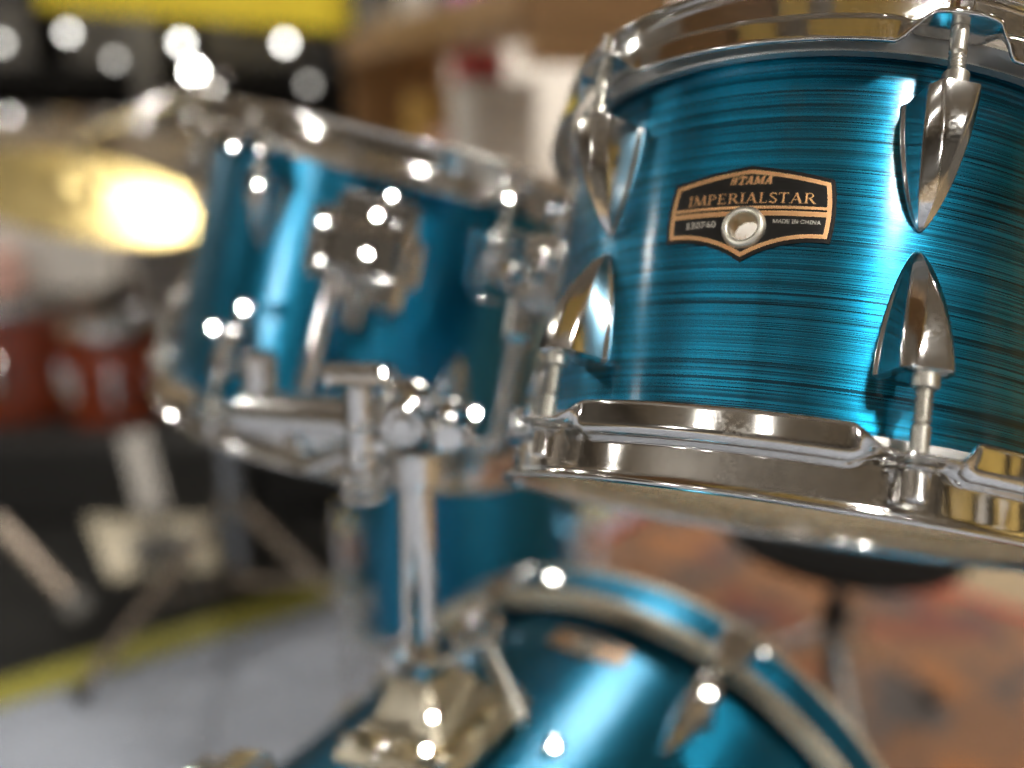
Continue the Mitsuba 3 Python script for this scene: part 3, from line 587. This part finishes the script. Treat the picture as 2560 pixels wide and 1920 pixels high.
# ------------------------------------------------------------------ floor tom behind
t4 = np.array([-.07, 1.27, .335]); W4 = frame((0, 0, 1), (.05, -1, 0)); R4, Z4 = 178.0, 165.0
ft = drum('floor_tom', 'dark blue floor tom standing on legs behind the chrome tom holder', R4, Z4, [-52, -8, 37, 82, 127, 172, 217, 262], W4, t4)
for a in (-64, 60, 178):
    p = on_drum(W4, t4, a, R4 + 22, -30)
    lg = put('leg', cyl(p + [0, 0, .06], [p[0], p[1], .03], .0052), 'm_chrome', ft)
    put('rubber_foot', cyl([p[0], p[1], .036], [p[0], p[1], .008], .013, .003), 'm_rubber', lg)
    put('leg_bracket', moved(bbox(.044, .034, .060, .005), W4 @ rz(a), on_drum(W4, t4, a, R4 + 14, -30)), 'm_chrome', ft)

# ------------------------------------------------------------------ drum throne on the rug, its seat mostly behind the near tom
ss = thing('drum_throne', 'black round drum throne seat on a dark stem, standing on the orange brown rug', 'stool')
SX, SY = .445, 1.10
put('seat', moved(lathe(np.array([(0, 0), (.130, .0), (.154, .006), (.164, .020), (.166, .050), (.162, .075), (.135, .088), (.09, .094), (0, .095)]), 72), None, (SX, SY, .345)), 'm_blackmatte', ss)
put('post', cyl((SX, SY, .10), (SX, SY, .332), .012), 'm_greyplastic', ss)
put('collar', cyl((SX, SY, .215), (SX, SY, .255), .019, .003), 'm_blackmatte', ss)
for z, a in ((.165, 20), (.235, -35), (.085, -10)):
    d = np.array([math.cos(math.radians(a)), math.sin(math.radians(a)), 0])
    put('wing_nut', join(cyl(np.array([SX, SY, z]) + d * .012, np.array([SX, SY, z]) + d * .034, .010, .003), moved(bbox(.008, .010, .038, .003), rz(a), np.array([SX, SY, z]) + d * .038)), 'm_chrome', ss)
for a in (30, 150, 270):
    d = np.array([math.cos(math.radians(a)), math.sin(math.radians(a)), 0])
    lg = put('leg', tube([np.array([SX, SY, .21]) + d * .012, np.array([SX, SY, .026]) + d * .24], .008, 12), 'm_chrome_soft', ss)
    put('rubber_foot', moved(trimesh.creation.icosphere(2, .016), None, np.array([SX, SY, .024]) + d * .245), 'm_rubber', lg)

# ------------------------------------------------------------------ cymbal on a boom stand at the left
cs = thing('cymbal_stand', 'slim grey blue cymbal stand behind the left tom, with a boom and tripod legs', 'cymbal stand')
CX, CY = -.495, 1.47
put('tube', cyl((CX, CY, .12), (CX, CY, .72), .0155), 'm_poleblue', cs)
put('upper_tube', cyl((CX, CY, .70), (CX + .01, CY, .93), .010), 'm_chrome', cs)
put('joint', join(cyl((CX, CY - .02, .93), (CX + .02, CY + .02, .93), .016), moved(bbox(.03, .03, .05, .006), None, (CX + .01, CY, .93))), 'm_chrome', cs)
CC = np.array([-.70, 1.50, .775])
put('boom', tube([(CX + .05, CY - .01, .955), (-.70, 1.49, .865), CC + [0, 0, .03]], .0065, 12), 'm_chrome', cs)
put('collar', cyl((CX, CY, .685), (CX, CY, .735), .021, .004), 'm_blackmatte', cs)
for a in (-128, -22, 104):
    d = np.array([math.cos(math.radians(a)), math.sin(math.radians(a)), 0])
    lg = put('leg', tube([np.array([CX, CY, .235]) + d * .02, np.array([CX, CY, .025]) + d * .30], .0095, 12), 'm_bronze', cs)
    put('rubber_foot', moved(trimesh.creation.icosphere(2, .016), None, np.array([CX, CY, .022]) + d * .305), 'm_rubber', lg)
    put('brace', tube([np.array([CX, CY, .085]), np.array([CX, CY, .118]) + d * .155], .006, 10), 'm_bronze', cs)
put('hub', cyl((CX, CY, .21), (CX, CY, .26), .022, .004), 'm_greyplastic', cs)
Rc = np.linspace(0, 1, 40)
cp = [(0.004, 34)] + [(r, 34 * math.exp(-(r / 34) ** 2 * 1.2) + 14 * (1 - (r / 200) ** 1.6)) for r in np.linspace(6, 200, 46)]
cpp = np.array(cp + [(r, z - 1.2) for r, z in cp[::-1]])
Wc = frame((.30, -.17, .94), (0, -1, 0))
put('cymbal', lathe(cpp * mm, 120, closed=True), 'm_brass', None, 40, Wc, CC, label='golden brass cymbal tilted on the boom at the left edge', cat='cymbal')

# ------------------------------------------------------------------ shop behind
def boxy(name, c, s, mat, label, cat, rot=0, group=None, bev=.006, parts=()):
    k = put(name, moved(bbox(*s, bev), rz(rot), c), mat, None, 30, label=label, cat=cat, group=group); return k
rack = thing('display_rack', 'black display rack along the back wall with shelves and uprights', 'display rack')
put('back_panel', wallbox(-4.6, -.42, 3.78, 3.82, 0, 2.0), 'm_charcoal', rack, False)
for z in (.55, 1.04, 1.5): put('shelf', wallbox(-4.55, -.44, 3.34, 3.775, z, z + .03), 'm_charcoal', rack, False)
for x in (-4.5, -3.3, -2.2, -1.28, -.50): put('upright', wallbox(x - .035, x + .035, 3.30, 3.335, 0, 2.0), 'm_greyplastic', rack, False)
boxy('shop_sign', (-.95, 3.05, 1.335), (1.02, .03, .27), 'm_yellow', 'plain yellow sign board hanging over the black display rack', 'sign', 43.0)
AMPS = [(-1.88, .42), (-1.40, .40), (-.90, .44)]
for n_, (x, w) in enumerate(AMPS):
    k = thing('amplifier', ('black amplifier cabinet with grey grille on the rack, leftmost', 'black amplifier cabinet with grey grille on the rack, middle one', 'black amplifier cabinet with grey grille on the rack, rightmost')[n_], 'amplifier', 'amplifier cabinets on the rack')
    put('cabinet', moved(bbox(w, .26, .36, .012), None, (x, 3.52, 1.252)), 'm_blackmatte', k)
    put('grille', moved(bbox(w - .06, .01, .22, .003), None, (x, 3.386, 1.20)), 'm_grille', k)
    for q in range(4): put('knob', cyl((x - .12 + q * .08, 3.392, 1.375), (x - .12 + q * .08, 3.365, 1.375), .012, .003), 'm_chrome', k)
def shell_drum(name, c, r, h, mat, label, axis=(0, 0, 1), group=None, hoop='m_chrome', nl=8, head='m_head'):
    Wd = frame(axis, (.1, -1, .05)); k = thing(name, label, 'drum', group)
    put('shell', lathe(np.array([(r, -h / 2), (r, h / 2)]), 80), mat, k, 40, Wd, c)
    for s in (-1, 1):
        put('head', lathe(np.array([(0, s * (h / 2 + .004)), (r, s * (h / 2 + .004))]), 80), head, k, 40, Wd, c)
        put('hoop', lathe(np.array([(r - .002, s * (h / 2 - .018)), (r + .012, s * (h / 2 - .018)), (r + .014, s * (h / 2 - .012)), (r + .012, s * (h / 2 + .012)), (r, s * (h / 2 + .014))]), 80, closed=True), hoop, k, 40, Wd, c)
    for i in range(nl):
        put('lug', moved(moved(bbox(.020, .022, min(.09, h * .4), .006), None, (0, -r - .010, 0)), rz(i * 360 / nl + 10)), 'm_chrome', k, 30, Wd, c)
    return k
shell_drum('display_drum', (-1.42, 2.86, .76), .20, .30, 'm_tan', 'tan drum on the floor stack at far left, behind the cymbal', group='drums for sale in the background')
shell_drum('display_drum', (-1.06, 2.90, .72), .18, .34, 'm_tan', 'tan drum behind the cymbal, right of the other tan one', group='drums for sale in the background')
shell_drum('display_drum', (-.64, 2.82, .68), .13, .26, 'm_mustard', 'small amber drum left of the leaning tom, in the dark background', group='drums for sale in the background')
shell_drum('display_drum', (-1.28, 2.25, .31), .21, .32, 'm_red', 'orange red drum at the left edge below the cymbal', head='m_black', group='drums for sale in the background')
shell_drum('display_drum', (-.975, 2.15, .29), .12, .27, 'm_red', 'smaller orange red drum just left of the leaning tom', head='m_black', group='drums for sale in the background')
boxy('drum_riser', (-1.3, 2.5, .10), (1.4, 1.2, .18), 'm_charcoal', 'low black riser carrying the red drums', 'riser')
boxy('display_table', (-1.2, 2.88, .30), (1.3, .5, .56), 'm_greyplastic', 'dark grey display table under the tan drums', 'table')
boxy('floor_speaker', (-.40, 2.15, .27), (.50, .40, .52), 'm_blackmatte', 'black floor speaker box behind the chrome holder, left of the floor tom', 'speaker', 20)
put('card_sheet', poly_slab([(-1.05, 2.01), (-.80, 1.61), (-.60, 1.66), (-.80, 2.19)], .010, .016), 'm_cream', None, False, label='flat cream coloured sheet of card lying on the black matting', cat='card sheet')
pd = thing('kick_pedal', 'grey metal foot pedal standing on the cream sheet of card', 'pedal')
put('footboard', tube([(-.76, 1.70, .29), (-.72, 1.66, .14)], .028, 12), 'm_white', pd)
put('hinge', moved(bbox(.08, .06, .05, .008), None, (-.725, 1.68, .05)), 'm_greyplastic', pd)
put('base_plate', moved(bbox(.11, .16, .012, .004), rz(30), (-.74, 1.72, .024)), 'm_alu', pd)
put('strut', tube([(-.725, 1.68, .05), (-.72, 1.66, .15)], .010, 10), 'm_chrome_soft', pd)
sl = thing('stand_leg', 'silver stand tube lying across the matting at the left edge', 'stand leg')
put('tube', tube([(-.86, 1.37, .25), (-.735, 1.34, .12)], .014, 14), 'm_bronze', sl)
put('rubber_foot', cyl((-.742, 1.342, .127), (-.716, 1.336, .098), .021, .004), 'm_greyplastic', sl)
wc = [(-1.55, 2.45, .62, .26, .30, 'white carton in the stack behind the cymbal, leftmost'), (-1.22, 2.42, .60, .30, .26, 'white carton in the stack behind the cymbal, nearest the leaning tom')]
for x, y, z, w, h, lb in wc: boxy('carton', (x, y, z), (w, .22, h), 'm_white', lb, 'carton', 8, 'cartons in the background')
boxy('carton', (-1.36, 2.30, .52), (.20, .18, .12), 'm_pink', 'pinkish carton in front of the white ones at left', 'carton', -6, 'cartons in the background')
shelf = thing('wooden_shelf', 'brown wooden shelf unit slanting across the back, right of the yellow sign', 'shelf')
q0, q1 = np.array([-.53, 3.10]), np.array([.03, 1.90]); qd = (q1 - q0) / np.linalg.norm(q1 - q0); qa = math.degrees(math.atan2(qd[1], qd[0])); qn = np.array([-qd[1], qd[0]])
ln = np.linalg.norm(q1 - q0)
for z in (1.125, .55): put('board', moved(bbox(ln, .34, .045, .004), rz(qa), [*((q0 + q1) / 2 + qn * .17), z]), 'm_wood', shelf)
put('front_rail', moved(bbox(ln, .022, .085, .004), rz(qa), [*((q0 + q1) / 2 - qn * .012), 1.115]), 'm_wood', shelf)
for s, zt in ((.0, 1.14), (1.0, 1.7)):
    p = q0 + qd * ln * s + qn * .17; zb = 1.0 if s else .52; put('side', moved(bbox(.04, .34, zt - zb, .004), rz(qa), [p[0], p[1], (zt + zb) / 2]), 'm_wood', shelf)
    put('leg', wallbox(p[0] + qn[0] * .14 - .015, p[0] + qn[0] * .14 + .015, p[1] + qn[1] * .14 - .015, p[1] + qn[1] * .14 + .015, 0, zb), 'm_charcoal', shelf)
def onshelf(name, s, off, z, size, mat, label, cat, group='goods on the wooden shelf'):
    p = q0 + qd * ln * s + qn * off; boxy(name, (p[0], p[1], z + size[2] / 2), size, mat, label, cat, qa, group)
onshelf('goods_box', .17, .15, .573, (.16, .2, .28), 'm_mustard', 'mustard box on the wooden shelf, tall one at the left end', 'box')
onshelf('goods_box', .34, .16, .573, (.15, .2, .40), 'm_mustard', 'mustard box on the wooden shelf, taller one in the middle', 'box')
onshelf('goods_box', .50, .15, .573, (.11, .2, .30), 'm_pink', 'pink box on the wooden shelf beside the mustard ones', 'box')
onshelf('goods_box', .62, .15, .573, (.12, .2, .42), 'm_white', 'white box on the wooden shelf under the red one', 'box')
onshelf('goods_box', .60, .12, .996, (.09, .12, .07), 'm_crimson', 'small red box on top of the white one', 'box')
onshelf('goods_box', .60, .14, 1.148, (.16, .14, .10), 'm_magenta', 'magenta box standing on the top board of the wooden shelf', 'box')
onshelf('goods_box', .28, .14, 1.148, (.16, .14, .12), 'm_white', 'white box standing on the top board of the wooden shelf', 'box')

# small round display lamps along the front of the rack
PLACES = ['second from the left under the yellow sign', 'above the brightest one under the yellow sign', 'the brightest, lowest of the middle pair', 'under the right part of the yellow sign', 'at the left edge of the rack', 'dim, left of the middle pair', 'dim, lowest at the right', 'dim, beside the wooden shelf']
for q, (x, y, z, L) in enumerate(((-1.508, 3.3, 1.187, .30), (-1.126, 3.3, 1.155, .55), (-1.093, 3.3, 1.064, 2.2), (-.773, 3.3, 1.155, .50), (-1.74, 3.3, 1.155, .18), (-1.36, 3.3, 1.10, .10), (-.70, 3.3, 1.02, .07), (-.44, 3.22, 1.20, .12))):
    k = thing('display_lamp', 'small round lamp on the dark rack, ' + PLACES[q], 'lamp', 'small round lamps on the dark rack')
    c = np.array([x, y - .045, z]); n_ = EYE - c; n_[0] *= .3; n_ /= np.linalg.norm(n_); Wl = frame(n_, (.1, .2, -1))
    put('housing', lathe(np.array([(0, -.05), (.018, -.05), (.022, -.044), (.022, 0), (.0175, .001), (.0165, -.004), (0, -.004)]), 32), 'm_blackmatte', k, 30, Wl, c)
    d = lathe(np.array([(.0162, -.002), (.012, .0), (.006, .0012), (0, .0016)]), 32)
    if d.face_normals[:, 2].mean() < 0: d.invert()
    put('lens', d, 'm_white', k, False, Wl, c, emit=[L, L * .97, L * .9])

# small goods and hardware on the shelf and the table behind
CL = [('jar', .05, .10, 1.148, .035, .09, 'm_tan', 'tan jar on the top board of the wooden shelf, at its far end'), ('jar', .44, .10, 1.148, .03, .11, 'm_greyplastic', 'dark grey jar on the top board of the wooden shelf, beside the magenta box'),
      ('jar', .10, .06, .573, .04, .16, 'm_crimson', 'red jar on the lower board of the wooden shelf, at its far end'), ('jar', .43, .06, .573, .035, .20, 'm_charcoal', 'black jar between the mustard and pink boxes'), ('jar', .80, .08, .573, .05, .22, 'm_white', 'white jar at the near end of the lower board')]
for nm, sp_, off, z, r, h, mt, lb in CL:
    p = q0 + qd * ln * sp_ + qn * off
    k = put(nm, lathe(np.array([(0, 0), (r * .95, 0), (r, r * .06), (r, h * .78), (r * .8, h * .86), (r * .8, h), (0, h)]), 40), mt, None, 30, None, (p[0], p[1], z), label=lb, cat='jar', group='goods on the wooden shelf')
for q, (x, y, z, w, d, h, mt, rot, lb) in enumerate(((-1.66, 2.72, .58, .18, .2, .14, 'm_white', 12, 'small white box at the left end of the dark grey table'), (-.86, 2.70, .58, .16, .18, .20, 'm_greyplastic', -9, 'dark grey box on the table beside the tan drums'),
        (-.62, 2.62, .30, .20, .2, .26, 'm_tan', 20, 'tan box on the floor right of the dark grey table'), (-1.28, 2.66, .58, .14, .16, .10, 'm_pink', 30, 'small pink box on the table between the tan drums'))):
    boxy('parcel', (x, y, z + h / 2 + (.0 if z > .5 else -.17)), (w, d, h), mt, lb, 'box', rot, 'boxes around the table')
for q, (x, y, a, lb) in enumerate(((-1.02, 2.42, 25, 'thin chrome stand between the red drums and the black rack, left one'), (-.80, 2.36, 70, 'thin chrome stand left of the leaning tom, right one'), (-1.50, 2.05, -10, 'thin chrome stand at the far left among the red drums'))):
    k = thing('hardware_stand', lb, 'stand', 'chrome stands in the background')
    put('tube', cyl((x, y, .10), (x, y, .78 - .06 * q), .010), 'm_chrome', k)
    put('joint', join(cyl((x, y, .44), (x, y, .49), .017, .003), cyl((x + .02, y - .012, .465), (x + .05, y - .02, .465), .008, .002)), 'm_chrome', k)
    for b in (a, a + 120, a + 240):
        d = np.array([math.cos(math.radians(b)), math.sin(math.radians(b)), 0])
        put('leg', tube([np.array([x, y, .26]) + d * .012, np.array([x, y, .012]) + d * .24], .007, 10), 'm_chrome', k)
    bolt(k, (x, y - .02, .60), LAMP_KEY, .006); bolt(k, (x + .04, y - .025, .465), LAMP_FAR, .005, name='wing_nut')
bolt(cs, (CX - .008, CY - .03, .215), LAMP_KEY, .0075, .02, 'wing_nut'); bolt(cs, (CX + .07, CY - .05, .34), LAMP_KEY, .0030, .02, 'wing_nut')
